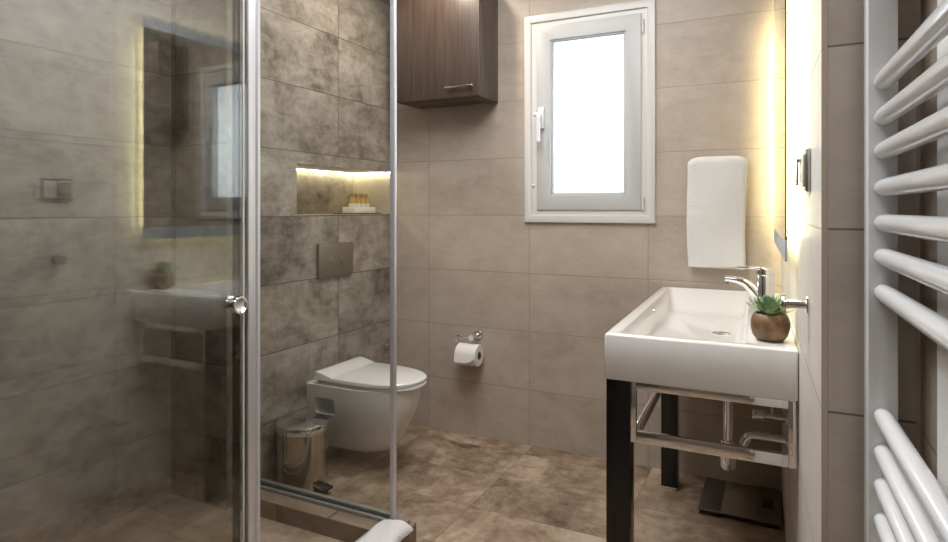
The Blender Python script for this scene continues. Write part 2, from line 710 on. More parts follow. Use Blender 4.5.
# ------------------------------------------------------------------ window
def frame_ring(bm, x0, x1, z0, z1, wl, y0, y1, bev=0.003):
    """mitred rectangular frame, rounded on its room-side arrises"""
    def rect(e, y):
        return [bm.verts.new(p) for p in ((x0 + e, y, z0 + e), (x1 - e, y, z0 + e), (x1 - e, y, z1 - e), (x0 + e, y, z1 - e))]
    rs = [rect(0, y1), rect(0, y0 + bev), rect(bev * 0.3, y0 + bev * 0.3), rect(bev, y0), rect(wl - bev, y0), rect(wl - bev * 0.3, y0 + bev * 0.3), rect(wl, y0 + bev), rect(wl, y1)]
    if bev == 0:
        rs = [rect(0, y1), rect(0, y0), rect(wl, y0), rect(wl, y1)]
    for q in range(len(rs)):
        a, c = rs[q], rs[(q + 1) % len(rs)]
        for t in range(4):
            bm.faces.new((a[t], a[(t + 1) % 4], c[(t + 1) % 4], c[t]))


win = bpy.data.objects.new('window_1', None)
win.location = (-0.86, YB, 1.68)
C.objects.link(win)
WORLD[win.name] = Vector(win.location)
win['kind'] = 'structure'
b = new()
frame_ring(b, -1.189, -0.532, 1.150, 2.206, 0.036, YB - 0.016, YB + 0.01)      # casing lip
frame_ring(b, -1.163, -0.558, 1.176, 2.180, 0.045, YB - 0.006, YB + 0.075)      # fixed frame
obj('window_frame', b, M_PVC, win)
b = new()
frame_ring(b, -1.123, -0.597, 1.213, 2.147, 0.074, YB - 0.014, YB + 0.045, 0.004)
frame_ring(b, -1.049, -0.671, 1.287, 2.073, 0.008, YB - 0.004, YB + 0.030, 0.003)
sash = obj('sash', b, M_SASH, win)
b = new()
box(b, (-1.045, YB + 0.010, 1.29), (-0.674, YB + 0.016, 2.07))
obj('pane', b, M_FROST, win)
b = new()
frame_ring(b, -1.0415, -0.6785, 1.2945, 2.0655, 0.004, YB + 0.002, YB + 0.0095, 0.0)
obj('gasket', b, mat('blue_grey_gasket', srgb(150, 160, 182), 0.5), sash)
b = new()
box(b, (-1.112, YB - 0.030, 1.625), (-1.080, YB - 0.0145, 1.735), 0.004)
box(b, (-1.105, YB - 0.058, 1.682), (-1.087, YB - 0.028, 1.704), 0.004)
tube(b, fillet([(-1.116, YB - 0.058, 1.694), (-1.096, YB - 0.062, 1.692), (-1.096, YB - 0.066, 1.556)], 0.014, 6), 0.0115, 12)
obj('window_handle', b, M_ENAMEL, sash)
for hz in (2.085, 1.245):
    b = new()
    tube(b, [(-0.589, YB - 0.012, hz - 0.030), (-0.589, YB - 0.012, hz + 0.030)], 0.0065, 12)
    tube(b, [(-0.589, YB - 0.012, hz - 0.036), (-0.589, YB - 0.012, hz - 0.030)], 0.0045, 10)
    obj('hinge', b, M_PVC, sash)
b = new()
box(b, (-1.152, YB - 0.012, 1.332), (-1.135, YB - 0.005, 1.346), 0.003)
obj('drain_cap', b, M_ENAMEL, win)

win.location.x += 0.008
win.location.z += 0.002

# ------------------------------------------------------------------ shower enclosure
se = thing('shower_enclosure', 'glass shower enclosure with aluminium profiles and a sliding door pushed open', 'shower enclosure', (DX, GY, CH))
b = new()
box(b, (XT + 0.02, GY - 0.003, CH + 0.018), (DX - 0.014, GY + 0.003, 2.2))
obj('end_panel', b, M_GLASS, se, label='clear fixed glass panel at the toilet end')
b = new()
box(b, (XT + 0.001, GY - 0.012, CH), (XT + 0.026, GY + 0.012, 2.2), 0.002)
obj('wall_profile', b, M_ALU, se)
# bottom rail of the end panel, two lips with a dark channel between
b = new()
box(b, (XT + 0.026, GY + 0.004, CH), (DX - 0.02, GY + 0.024, CH + 0.022), 0.002)
box(b, (XT + 0.026, GY - 0.020, CH), (DX - 0.02, GY - 0.006, CH + 0.012), 0.002)
rail = obj('bottom_rail', b, M_TRACK, se)
b = new()
box(b, (XT + 0.026, GY - 0.006, CH), (DX - 0.02, GY + 0.004, CH + 0.008))
obj('seal', b, M_SEAL, rail)
b = new()
box(b, (DX - 0.016, GY - 0.012, CH), (DX + 0.002, GY + 0.006, 2.2), 0.003)
box(b, (DX - 0.004, GY - 0.018, CH), (DX + 0.010, GY - 0.004, 2.2), 0.003)
post = obj('corner_post', b, M_ALU, se)
b = new()
prism(b, [(DX - 0.03, GY - 0.03), (DX + 0.035, GY - 0.03), (DX + 0.050, GY - 0.015), (DX + 0.050, GY + 0.022), (DX - 0.03, GY + 0.022)], CH, CH + 0.012, 0.002)
obj('corner_foot', b, M_TRACK, se)
# side rails top and bottom, along the door
b = new()
box(b, (DX - 0.035, YF + 0.3, CH), (DX + 0.012, GY - 0.032, CH + 0.014), 0.003)
obj('door_rail', b, M_ALU, se)
b = new()
box(b, (DX - 0.035, YF + 0.3, 2.2), (DX + 0.012, GY + 0.012, 2.24), 0.003)
box(b, (XT + 0.001, GY - 0.012, 2.2), (DX - 0.035, GY + 0.012, 2.225), 0.003)
obj('top_rail', b, M_ALU, se)
b = new()
box(b, (DX - 0.030, YF + 0.3, CH + 0.014), (DX - 0.024, 1.178, 2.2))
obj('fixed_panel', b, M_GLASSF, se)
b = new()
box(b, (DX - 0.032, 1.178, CH + 0.014), (DX - 0.022, 1.196, 2.2), 0.001)
obj('panel_edge_profile', b, M_SEAL, se)
b = new()
box(b, (DX - 0.002, YF + 0.42, CH + 0.016), (DX + 0.004, 1.200, 2.198))
door = obj('sliding_door', b, M_GLASSD, se)
b = new()
box(b, (DX - 0.012, 1.196, CH + 0.016), (DX + 0.008, 1.210, 2.198), 0.002)
box(b, (DX - 0.006, 1.210, CH + 0.016), (DX + 0.004, 1.226, 2.198), 0.002)
tube(b, [(DX + 0.0, 1.232, CH + 0.016), (DX + 0.0, 1.232, 2.198)], 0.009, 14)
obj('door_profile', b, M_ALU, door)
b = new()
lathe(b, [(0.0, 0.010), (0.015, 0.011), (0.019, 0.016), (0.0225, 0.016), (0.0235, 0.012), (0.020, 0.006), (0.012, 0.003), (0.012, 0.0)], (DX + 0.004, 1.160, 0.972), 32, 'x')
lathe(b, [(0.012, -0.006), (0.012, -0.009), (0.020, -0.012), (0.0225, -0.016), (0.0, -0.018)], (DX + 0.004, 1.160, 0.972), 32, 'x')
obj('door_knob', b, M_CHROME, door, label='round chrome knob')
b = new()
box(b, (DX + 0.004, 1.178, CH + 0.016), (DX + 0.0065, 1.184, 2.198))
obj('door_seal', b, mat('clear_seal', srgb(198, 200, 198), 0.3), door)


# ------------------------------------------------------------------ toilet
TY = 2.437


def dshape(L, hw, z, x0=XT + 0.0, n=40, p=2.35, straight=0.42, cy=TY):
    """D-shaped outline: square at the wall, round in front"""
    pts = []
    Ls = L * straight
    pts.append((x0, cy - hw, z))
    for i in range(1, 5):
        pts.append((x0 + Ls * i / 5, cy - hw, z))
    for i in range(n + 1):
        t = -math.pi / 2 + math.pi * i / n
        c, s_ = math.cos(t), math.sin(t)
        x = abs(c) ** (2 / p) * (L - Ls)
        y = (1 if s_ > 0 else -1) * abs(s_) ** (2 / p) * hw
        pts.append((x0 + Ls + x, cy + y, z))
    for i in range(4, 0, -1):
        pts.append((x0 + Ls * i / 5, cy + hw, z))
    pts.append((x0, cy + hw, z))
    return pts


toilet = thing('wall_hung_toilet', 'white wall-hung toilet with closed lid under the flush plate', 'toilet', (XT, TY, 0.082))
lev = [(0.082, 0.300, 0.070), (0.087, 0.350, 0.092), (0.105, 0.385, 0.108), (0.138, 0.412, 0.124), (0.18, 0.428, 0.139), (0.22, 0.450, 0.153),
       (0.26, 0.470, 0.164), (0.30, 0.487, 0.172), (0.34, 0.500, 0.177), (0.38, 0.508, 0.180), (0.398, 0.510, 0.181), (0.402, 0.507, 0.178)]
b = new()
loft(b, [dshape(L, hw * 0.95, z) for z, L, hw in lev])
bowl = obj('bowl', b, M_CERAMIC, toilet)
b = new()
box(b, (-1.958, 2.15, 0.262), (-1.842, 2.345, 0.340), 0.008)
cut = obj('cutter', b, M_CERAMIC)
md = bowl.modifiers.new('recess', 'BOOLEAN')
md.operation = 'DIFFERENCE'
md.solver = 'EXACT'
md.object = cut
bpy.context.view_layer.update()
dg = bpy.context.evaluated_depsgraph_get()
me2 = bpy.data.meshes.new_from_object(bowl.evaluated_get(dg))
bowl.modifiers.clear()
bowl.data = me2
me2.set_sharp_from_angle(angle=R(30))
bpy.data.objects.remove(cut)
b = new()
loft(b, [dshape(0.475, 0.163, z, x0=XT + 0.055) if k == 0 else dshape(0.470, 0.160, z, x0=XT + 0.055) for k, z in ((1, 0.402), (0, 0.405), (0, 0.413), (1, 0.416))])
obj('seat', b, M_SEAT, toilet)
b = new()
loft(b, [dshape(L, hw * 0.95, z, x0=XT + 0.045) for z, L, hw in ((0.4175, 0.474, 0.174), (0.419, 0.482, 0.180), (0.432, 0.484, 0.181), (0.437, 0.480, 0.178), (0.440, 0.470, 0.170))])
prism(b, [(XT + 0.046, 0.4175), (XT + 0.145, 0.4175), (XT + 0.145, 0.441), (XT + 0.075, 0.459), (XT + 0.046, 0.459)], TY - 0.171, TY + 0.171, 0.006, 3, axis='y')
obj('lid', b, M_SEAT, toilet)

fp = thing('flush_plate', 'satin metal flush plate on the grey tiled wall above the toilet', 'flush plate', (XT, 2.465, 0.965))
b = new()
box(b, (XT, 2.335, 0.884), (XT + 0.018, 2.600, 1.050), 0.004)
obj('plate', b, M_SATIN, fp)
for y in (2.425, 2.510):
    b = new()
    lathe(b, [(0.022, 0.0), (0.022, 0.003), (0.020, 0.004), (0.0, 0.004)], (XT + 0.018, y, 0.965), 28, 'x')
    obj('flush_button', b, M_SATIN, fp)

# ------------------------------------------------------------------ pedal bin
BX, BY, BR = -1.880, 2.105, 0.110
pb = thing('pedal_bin', 'round polished steel pedal bin beside the toilet', 'bin', (BX, BY, 0))
b = new()
lathe(b, [(BR - 0.004, 0.0), (BR, 0.004), (BR, 0.254), (BR - 0.003, 0.256)], (BX, BY, 0), 48)
obj('body', b, mat('polished_steel', srgb(186, 178, 166), 0.13, 1.0), pb)
b = new()
lathe(b, [(BR + 0.001, 0.254), (BR + 0.003, 0.258), (BR + 0.003, 0.282), (BR, 0.288), (BR - 0.010, 0.291), (0.0, 0.295)], (BX, BY, 0), 48)
obj('lid', b, M_CHROME, pb)
ang = math.atan2(-0.014, 0.10)
pv = Vector((math.cos(ang), math.sin(ang), 0))
qv = Vector((-pv.y, pv.x, 0))


def obox(bm, c, d0, d1, hw, z0, z1, bev=0.003, lift=0.0):
    t = bmesh.new()
    P = []
    for z in (z0, z1):
        for d, s_ in ((d0, -1), (d1, -1), (d1, 1), (d0, 1)):
            p = Vector(c) + pv * d + qv * s_ * hw
            p.z = z + (lift if d == d1 else 0)
            P.append(t.verts.new(p))
    for f in ((0, 3, 2, 1), (4, 5, 6, 7), (0, 1, 5, 4), (1, 2, 6, 5), (2, 3, 7, 6), (3, 0, 4, 7)):
        t.faces.new([P[i] for i in f])
    bevel(t, list(t.edges), bev)
    merge(bm, t)


b = new()
obox(b, (BX, BY, 0), BR - 0.004, BR + 0.052, 0.030, 0.026, 0.038, 0.003, lift=-0.004)
obj('pedal', b, M_BLKPL, pb)
b = new()
obox(b, (BX, BY, 0), BR - 0.004, BR + 0.030, 0.022, 0.0, 0.010, 0.002)
obj('foot', b, M_BLKPL, pb)

# ------------------------------------------------------------------ lit recess: strip, tray and bottles
b = new()
box(b, (NX + 0.012, NY + 0.002, NZ1 - 0.005), (NX + 0.022, YB - 0.002, NZ1))
box(b, (NX + 0.022, YB - 0.022, NZ1 - 0.005), (XT - 0.004, YB - 0.012, NZ1))
tag(obj('led_strip', b, M_LED2, origin=(NX, YB, NZ1)), 'warm LED strip along the top of the tiled wall recess', 'light strip')
tray_y0, tray_y1 = 2.715, 2.962
tr = thing('toiletry_tray', 'dark tray with a white holder standing in the lit wall recess', 'tray', (-2.13, 2.84, NZ0))
b = new()
box(b, (-2.19, 2.69, NZ0), (-2.07, 2.978, NZ0 + 0.006), 0.002)
obj('base', b, mat('dark_wood_tray', srgb(70, 58, 48), 0.5), tr)
b = new()
box(b, (-2.180, 2.760, NZ0 + 0.006), (-2.085, 2.940, NZ0 + 0.009), 0.001)
for xa, xb in ((-2.180, -2.176), (-2.089, -2.085)):
    box(b, (xa, 2.760, NZ0 + 0.009), (xb, 2.940, NZ0 + 0.040), 0.001)
for ya, yb in ((2.760, 2.764), (2.936, 2.940)):
    box(b, (-2.176, ya, NZ0 + 0.009), (-2.089, yb, NZ0 + 0.040), 0.001)
obj('holder', b, M_LABEL, tr, label='white open-topped holder')


def make_bottle(y):
    z0 = NZ0 + 0.009
    t = thing('toiletry_bottle', '', 'bottle', (-2.133, y, z0), 'amber toiletry bottles in the wall recess')
    c = (-2.133, y, z0)
    bb = new()
    lathe(bb, [(0.016, 0.0), (0.018, 0.003), (0.018, 0.072), (0.015, 0.080), (0.008, 0.084), (0.008, 0.090)], c, 20)
    obj('body', bb, M_AMBER, t)
    bb = new()
    lathe(bb, [(0.0115, 0.086), (0.0115, 0.104), (0.010, 0.106), (0.0, 0.106)], c, 20)
    obj('cap', bb, M_CAP, t)
    bb = new()
    lathe(bb, [(0.0185, 0.016), (0.0185, 0.050)], c, 20, close=False)
    obj('wrapper', bb, M_LABEL, t)
    return t


by = [2.786, 2.829, 2.872, 2.915]
bl = ['amber toiletry bottle in the recess, nearest the flush plate side of the holder',
      'amber toiletry bottle, second from the shower side in the recess holder',
      'amber toiletry bottle, third from the shower side in the recess holder',
      'amber toiletry bottle in the recess, at the window-wall end of the holder']
b0 = make_bottle(by[0])
b0['label'] = bl[0]
for y, l in list(zip(by, bl))[1:]:
    c = b0.copy()
    C.objects.link(c)
    c.location.y = y
    c['label'] = l
    for ch in b0.children:
        d = ch.copy()
        C.objects.link(d)
        d.parent = c

# ------------------------------------------------------------------ wall cabinet
CX0, CX1, CY0, CZ0, CZ1 = -1.822, -1.336, 2.762, 1.782, 2.375
wc = thing('wall_cabinet', 'dark oak wall cabinet hung high beside the window', 'cabinet', ((CX0 + CX1) / 2, YB, CZ0))
b = new()
box(b, (CX0, CY0 + 0.019, CZ0), (CX1, YB, CZ1), 0.001)
obj('body', b, M_WOOD, wc)
b = new()
box(b, (CX0 + 0.001, CY0, CZ0 + 0.002), (CX1 - 0.001, CY0 + 0.0175, CZ1 - 0.001), 0.0015)
cdoor = obj('door', b, M_WOOD, wc)
b = new()
box(b, (-1.520, CY0 - 0.026, 1.828), (-1.362, CY0 - 0.016, 1.838), 0.002)
for x in (-1.478, -1.388):
    box(b, (x - 0.004, CY0 - 0.018, 1.829), (x + 0.004, CY0, 1.837), 0.001)
obj('handle', b, M_BRUSHED, cdoor, label='slim steel bar handle')

# ------------------------------------------------------------------ toilet roll and holder
RX0, RX1, RY, RZ = -1.532, -1.410, 2.918, 0.452
rh = thing('toilet_roll_holder', 'chrome toilet roll holder on the beige tiled wall', 'toilet roll holder', (-1.455, YB, 0.545))
b = new()
lathe(b, [(0.024, 0.0), (0.024, -0.006), (0.020, -0.009), (0.0, -0.009)], (-1.452, YB, 0.545), 28, 'y')
obj('wall_plate', b, M_CHROME, rh)
b = new()
tube(b, [(-1.452, YB - 0.008, 0.545), (-1.452, RY - 0.012, 0.545)], 0.010, 16)
lathe(b, [(0.0, -0.018), (0.015, -0.018), (0.017, -0.012), (0.017, 0.010), (0.010, 0.014)], (-1.452, RY, 0.545), 24, 'y')
obj('post', b, M_CHROME, rh)
b = new()
tube(b, fillet([(-1.452, RY, 0.545), (-1.548, RY, 0.545), (-1.548, RY, RZ + 0.011), (-1.402, RY, RZ + 0.011)], 0.012, 6), 0.0055, 12)
obj('arm', b, M_CHROME, rh)
trl = thing('toilet_roll', 'white toilet paper roll hanging on the chrome holder', 'toilet roll', (RX1, RY, RZ))
b = new()
ro, ri = 0.057, 0.021
L_ = RX1 - RX0
lathe(b, [(ri, -L_), (ro - 0.004, -L_), (ro, -L_ + 0.004), (ro, -0.004), (ro - 0.004, 0.0), (ri, 0.0)], (RX1, RY, RZ), 44, 'x', close=False)
obj('paper', b, M_PAPER, trl)
b = new()
lathe(b, [(ri, -L_), (ri, 0.0), (ri - 0.0025, 0.0), (ri - 0.0025, -L_), (ri, -L_)], (RX1, RY, RZ), 32, 'x', close=False)
obj('core', b, M_CARD, trl)
b = new()
rings = []
for i in range(7):
    t = R(172 - i * 5) if i < 3 else None
    if t is not None:
        y, z = RY - (ro + 0.001) * abs(math.cos(t)), RZ + (ro + 0.001) * math.sin(t) * (1 if i < 3 else -1)
    else:
        y, z = RY - ro - 0.002 - 0.001 * (i - 2), RZ - 0.008 * (i - 2)
    xe = RX1 - 0.003 - (0.05 if i == 6 else 0.012 * max(0, i - 3))
    rings.append([(RX0 + 0.003, y - 0.0012, z), (xe, y - 0.0012, z), (xe, y, z), (RX0 + 0.003, y, z)])
loft(b, rings)
obj('loose_sheet', b, M_PAPER, trl)

# small chrome stop valve on the toilet wall near the corner
sv = thing('stop_valve', 'small chrome stop valve low on the grey tiled wall in the toilet corner', 'valve', (XT, 2.915, 0.452))
b = new()
lathe(b, [(0.018, 0.0), (0.018, 0.005), (0.008, 0.007), (0.008, 0.022), (0.011, 0.023), (0.011, 0.036), (0.0, 0.036)], (XT, 2.915, 0.452), 20, 'x')
obj('body', b, M_CHROME, sv)
b = new()
lathe(b, [(0.010, 0.0), (0.012, 0.010), (0.009, 0.030), (0.0, 0.032)], (XT + 0.028, 2.915, 0.460), 16, 'z')
obj('handle', b, M_CHROME, sv)

# ------------------------------------------------------------------ towel on the back wall
HX0, HX1, HZ0, HZ1 = -0.380, -0.128, 0.962, 1.456


def towel_sheet(bm, x0, x1, ztop, zbot_f, y_out, th, seed, depth=0.05):
    """a folded towel hung over a peg: thick front sheet with soft folds, closed back"""
    rnd = random.Random(seed)
    nx, nz = 22, 44
    ph = [rnd.uniform(0, 6.28) for _ in range(6)]

    def front(i, j):
        u, v = i / nx, j / nz
        bow = 0.004 * (1 - v) * math.cos((u - 0.5) * 2.4)
        x = x0 + (x1 - x0) * u + (0.004 * math.sin(v * 5 + ph[0]) - 0.006 * v * (1 - 2 * u) * -1) * 1.0
        z = ztop - (ztop - zbot_f) * v - 0.022 * abs(2 * u - 1) ** 6 * (1 - v) ** 6 + 0.008 * (u - 0.5) * v
        y = y_out - bow - 0.0025 * math.sin(u * 7 + ph[1] + v * 2.2) - 0.002 * math.sin(v * 9 + ph[2] + u * 3) + 0.005 * math.exp(-((v - 0.47 - 0.05 * u) / 0.02) ** 2) * max(0, 1 - 1.6 * u) + 0.004 * math.exp(-((u - 0.22) / 0.03) ** 2) * v
        # the rounded shoulder over the peg
        if v < 0.06:
            k_ = 1 - v / 0.06
            y += depth * 0.55 * k_ ** 2.2
        eu = min(u, 1 - u)
        if eu < 0.05:
            y += th * 0.8 * (1 - eu / 0.05) ** 2
        return Vector((x, y, z))
    F = [[bm.verts.new(front(i, j)) for i in range(nx + 1)] for j in range(nz + 1)]
    B = [[bm.verts.new(front(i, j) + Vector((0, th, 0.002 if j == nz else (-0.004 if j == 0 else 0)))) for i in range(nx + 1)] for j in range(nz + 1)]
    for G, fl in ((F, False), (B, True)):
        for j in range(nz):
            for i in range(nx):
                q = (G[j][i], G[j][i + 1], G[j + 1][i + 1], G[j + 1][i])
                bm.faces.new(q[::-1] if fl else q)
    for j in range(nz):
        bm.faces.new((F[j][0], F[j + 1][0], B[j + 1][0], B[j][0]))
        bm.faces.new((F[j][nx], B[j][nx], B[j + 1][nx], F[j + 1][nx]))
    for i in range(nx):
        bm.faces.new((F[0][i], B[0][i], B[0][i + 1], F[0][i + 1]))
        bm.faces.new((F[nz][i], F[nz][i + 1], B[nz][i + 1], B[nz][i]))


b = new()
towel_sheet(b, HX0, HX1, HZ1, HZ0, YB - 0.050, 0.009, 3, 0.040)
ht = tag(obj('hand_towel', b, M_TERRY, origin=(-0.26, YB - 0.04, HZ0), angle=80), 'folded white hand towel hanging on the back wall by the basin', 'towel')
b = new()
box(b, (HX0 + 0.035, YB - 0.024, HZ0 - 0.010), (HX1 - 0.01, YB - 0.014, 1.392), 0.004)
obj('back_layer', b, M_TERRY, ht)
tb = thing('towel_bar', 'slim chrome towel bar holding the white hand towel', 'towel bar', (-0.26, YB, 1.42))
b = new()
tube(b, [(HX0 + 0.01, YB - 0.032, 1.400), (HX1 - 0.01, YB - 0.032, 1.400)], 0.005, 12)
obj('bar', b, M_CHROME, tb)
for x in (HX0 + 0.03, HX1 - 0.03):
    b = new()
    tube(b, [(x, YB, 1.40), (x, YB - 0.034, 1.40)], 0.006, 12)
    obj('post', b, M_CHROME, tb)

# ------------------------------------------------------------------ mirror with light box
MY0, MY1, MZ0, MZ1 = 1.81, 2.90, 1.082, 2.085
mi = thing('lit_mirror', 'backlit rectangular wall mirror above the washbasin', 'mirror', (rwx(2.355), 2.355, MZ0))
b = new()
rwall_prism(b, MY0 + 0.020, MY1 - 0.015, 0.0, 0.0255, MZ0 + 0.065, MZ1 - 0.065)
obj('light_box', b, M_LED, mi, label='glowing warm white light box')
b = new()
rwall_prism(b, MY0, MY1, 0.0255, 0.0310, MZ0 + 0.055, MZ1 - 0.055)
obj('mirror_glass', b, M_MIRROR, mi)
b = new()
rwall_prism(b, MY0, MY1, 0.0255, 0.0310, MZ0, MZ0 + 0.055)
obj('frosted_border', b, M_BORDER, mi)
b = new()
rwall_prism(b, MY0, MY1, 0.0255, 0.0310, MZ1 - 0.055, MZ1)
obj('frosted_border', b, M_BORDER, mi)

# ------------------------------------------------------------------ socket plate and hook on the mirror wall
so = thing('switch_plate', 'double switch plate with open flap on the wall by the mirror', 'switch', (rwx(1.46), 1.46, 1.30))
b = new()
rwall_prism(b, 1.405, 1.520, 0.0, 0.009, 1.254, 1.341, 0.002)
obj('plate', b, M_BRUSHED, so)
for y0, y1 in ((1.413, 1.458), (1.466, 1.512)):
    b = new()
    rwall_prism(b, y0, y1, 0.009, 0.014, 1.264, 1.330, 0.002)
    obj('rocker', b, M_PVC, so)
b = new()
rwall_prism(b, 1.470, 1.506, 0.014, 0.022, 1.318, 1.326, 0.002)
rwall_prism(b, 1.470, 1.506, 0.018, 0.022, 1.268, 1.319, 0.0015)
obj('flap', b, M_BRUSHED, so)
hk = thing('robe_hook', 'short chrome robe hook below the switch plate', 'hook', (rwx(1.46), 1.46, 1.02))
b = new()
rwall_prism(b, 1.444, 1.476, 0.0, 0.005, 1.004, 1.036, 0.002)
obj('wall_plate', b, M_CHROME, hk)
b = new()
tube(b, [(rwx(1.46, 0.004), 1.46, 1.020), (rwx(1.46, 0.043), 1.46, 1.020)], 0.0085, 16)
obj('stem', b, M_CHROME, hk)
b = new()
lathe(b, [(0.0, -0.006), (0.016, -0.006), (0.018, -0.003), (0.018, 0.003), (0.0, 0.004)], (rwx(1.46, 0.045), 1.46, 1.020), 28, 'x')
obj('end_disc', b, M_CHROME, hk)

# ------------------------------------------------------------------ washbasin
ZT, ZB = 0.860, 0.728
BY0, BY1 = 1.772, 2.982
BXL = -0.456
SLOPE = 0.031


def splay(bm):
    """turn a straight-built block so that it runs along the splayed mirror wall"""
    for v in bm.verts:
        v.co.x -= SLOPE * (v.co.y - 1.772)
    return bm


wb = thing('washbasin', 'long white rectangular ceramic washbasin on a chrome console', 'washbasin', (-0.2, 2.37, ZB))
b = new()


def rrect(x0, x1, y0, y1, z, r, n=6):
    pts = []
    for cx, cy, a0 in ((x0 + r, y0 + r, 180), (x1 - r, y0 + r, 270), (x1 - r, y1 - r, 0), (x0 + r, y1 - r, 90)):
        for i in range(n + 1):
            a = R(a0 + 90 * i / n)
            pts.append((cx + r * math.cos(a), cy + r * math.sin(a), z))
    return pts


def rquad(z, e, r, n=6):
    """outline of the basin with the splayed wall side"""
    pts = []
    xr0 = xr1 = rwx(BY0) - 0.001 - e
    x0, y0, y1 = BXL + e, BY0 + e, BY1 - e
    for cx, cy, a0 in ((x0 + r, y0 + r, 180), (xr0 - r, y0 + r, 270), (xr1 - r, y1 - r, 0), (x0 + r, y1 - r, 90)):
        for i in range(n + 1):
            a = R(a0 + 90 * i / n)
            pts.append((cx + r * math.cos(a), cy + r * math.sin(a), z))
    return pts


bx0, bx1, by0, by1 = BXL + 0.040, -0.082, BY0 + 0.035, BY1 - 0.045
rings = [rquad(ZB, 0.004, 0.008), rquad(ZB + 0.004, 0.0, 0.010), rquad(ZT - 0.006, 0.0, 0.010), rquad(ZT - 0.002, 0.002, 0.010), rquad(ZT, 0.006, 0.010),
         rrect(bx0 - 0.004, bx1 + 0.004, by0 - 0.004, by1 + 0.004, ZT, 0.022), rrect(bx0, bx1, by0, by1, ZT - 0.003, 0.022),
         rrect(bx0 + 0.012, bx1 - 0.014, by0 + 0.03, by1 - 0.10, ZT - 0.070, 0.030), rrect(bx0 + 0.022, bx1 - 0.024, by0 + 0.05, by1 - 0.13, ZT - 0.086, 0.030),
         rrect(bx0 + 0.045, bx1 - 0.045, by0 + 0.09, by1 - 0.17, ZT - 0.091, 0.030)]
loft(b, rings)
obj('bowl', splay(b), M_CERAMIC, wb, angle=50)
b = new()
lathe(b, [(0.033, -0.004), (0.033, 0.002), (0.028, 0.004), (0.024, 0.002), (0.023, 0.005), (0.0, 0.008)], (-0.170, 2.40, ZT - 0.091), 32)
splay(b)
obj('drain_plug', b, M_CHROME, wb)
b = new()
lathe(b, [(0.0, 0.0065), (0.006, 0.0065), (0.008, 0.0085), (0.0095, 0.007), (0.0095, 0.003)], (bx0, 2.42, ZT - 0.030), 20, 'x')
splay(b)
obj('overflow_ring', b, M_CHROME, wb)

# ------------------------------------------------------------------ console frame and legs
cs = thing('washbasin_console', 'chrome console frame with square black legs under the washbasin', 'console', (-0.42, 2.3, 0))
for y, xl in ((1.795, -0.455), (2.785, -0.434)):
    b = new()
    box(b, (xl, y, 0.012), (xl + 0.068, y + 0.072, ZB - 0.0005), 0.002)
    lg = obj('leg', splay(b), M_BLACK, cs)
    b = new()
    box(b, (xl + 0.003, y + 0.003, 0.0), (xl + 0.065, y + 0.069, 0.012), 0.002)
    obj('foot', splay(b), M_CHROME, lg)
FX = -0.386
TW = 0.020


def end_frame(y):
    bb = new()
    xr = rwx(1.772) - 0.003
    box(bb, (FX, y, 0.548), (FX + 0.016, y + TW, ZB - 0.001), 0.0015)
    box(bb, (xr - 0.020, y, 0.548), (xr, y + TW, ZB - 0.001), 0.0015)
    box(bb, (FX + 0.016, y, ZB - 0.028), (xr - 0.020, y + TW, ZB - 0.001), 0.0015)
    box(bb, (FX + 0.016, y, 0.548), (xr - 0.020, y + TW, 0.580), 0.0015)
    return obj('towel_frame', splay(bb), M_CHROME, cs)


end_frame(1.800)
end_frame(2.812)
for z0, z1 in ((0.552, 0.576), (ZB - 0.026, ZB - 0.001)):
    b = new()
    box(b, (FX, 1.8205, z0), (FX + TW, 2.8115, z1), 0.002)
    obj('side_rail', splay(b), M_CHROME, cs)

# ------------------------------------------------------------------ waste trap and stop valve
dt = thing('waste_trap', 'chrome bottle trap and waste pipe under the washbasin', 'pipe', (-0.160, 2.30, 0.322))
px, py = -0.160, 2.30
b = new()
tube(b, [(px, py, ZB), (px, py, 0.40)], 0.016, 18)
lathe(b, [(0.030, 0.0), (0.030, -0.012), (0.020, -0.020)], (px, py, ZB), 24, close=False)
obj('tailpipe', b, M_CHROME, dt)
b = new()
lathe(b, [(0.0, 0.322), (0.018, 0.324), (0.025, 0.333), (0.026, 0.372), (0.021, 0.378), (0.021, 0.400), (0.025, 0.404), (0.025, 0.424), (0.016, 0.426)], (px, py, 0), 28)
obj('trap_cup', b, M_CHROME, dt)
b = new()
tube(b, fillet([(px, py, 0.385), (px + 0.042, py, 0.385), (px + 0.058, py, 0.452), (rwx(py, 0.004), py, 0.452)], 0.03, 8), 0.015, 16)
obj('outlet_pipe', b, M_CHROME, dt)
b = new()
lathe(b, [(0.016, -0.012), (0.032, -0.006), (0.034, 0.0)], (rwx(py), py, 0.452), 24, 'x')
obj('flange', b, M_CHROME, dt)
VZ = 0.505
av = thing('angle_valve', 'small chrome angle valve on the wall above the waste pipe', 'valve', (rwx(2.36), 2.36, VZ))
b = new()
tube(b, [(rwx(2.36), 2.36, VZ), (rwx(2.36, 0.085), 2.36, VZ)], 0.011, 14)
lathe(b, [(0.026, 0.0), (0.024, -0.006), (0.010, -0.008)], (rwx(2.36), 2.36, VZ), 20, 'x')
obj('body', b, M_CHROME, av)
b = new()
lathe(b, [(0.012, 0.0), (0.020, -0.003), (0.020, -0.032), (0.015, -0.036), (0.0, -0.036)], (rwx(2.36, 0.075), 2.36, VZ), 20, 'x')
obj('knob', b, M_CHROME, av)
b = new()
tube(b, fillet([(rwx(2.36, 0.050), 2.36, VZ + 0.008), (rwx(2.36, 0.050), 2.36, 0.66), (-0.06, 2.36, ZB)], 0.03), 0.006, 10)
obj('hose', b, M_BRUSHED, av)

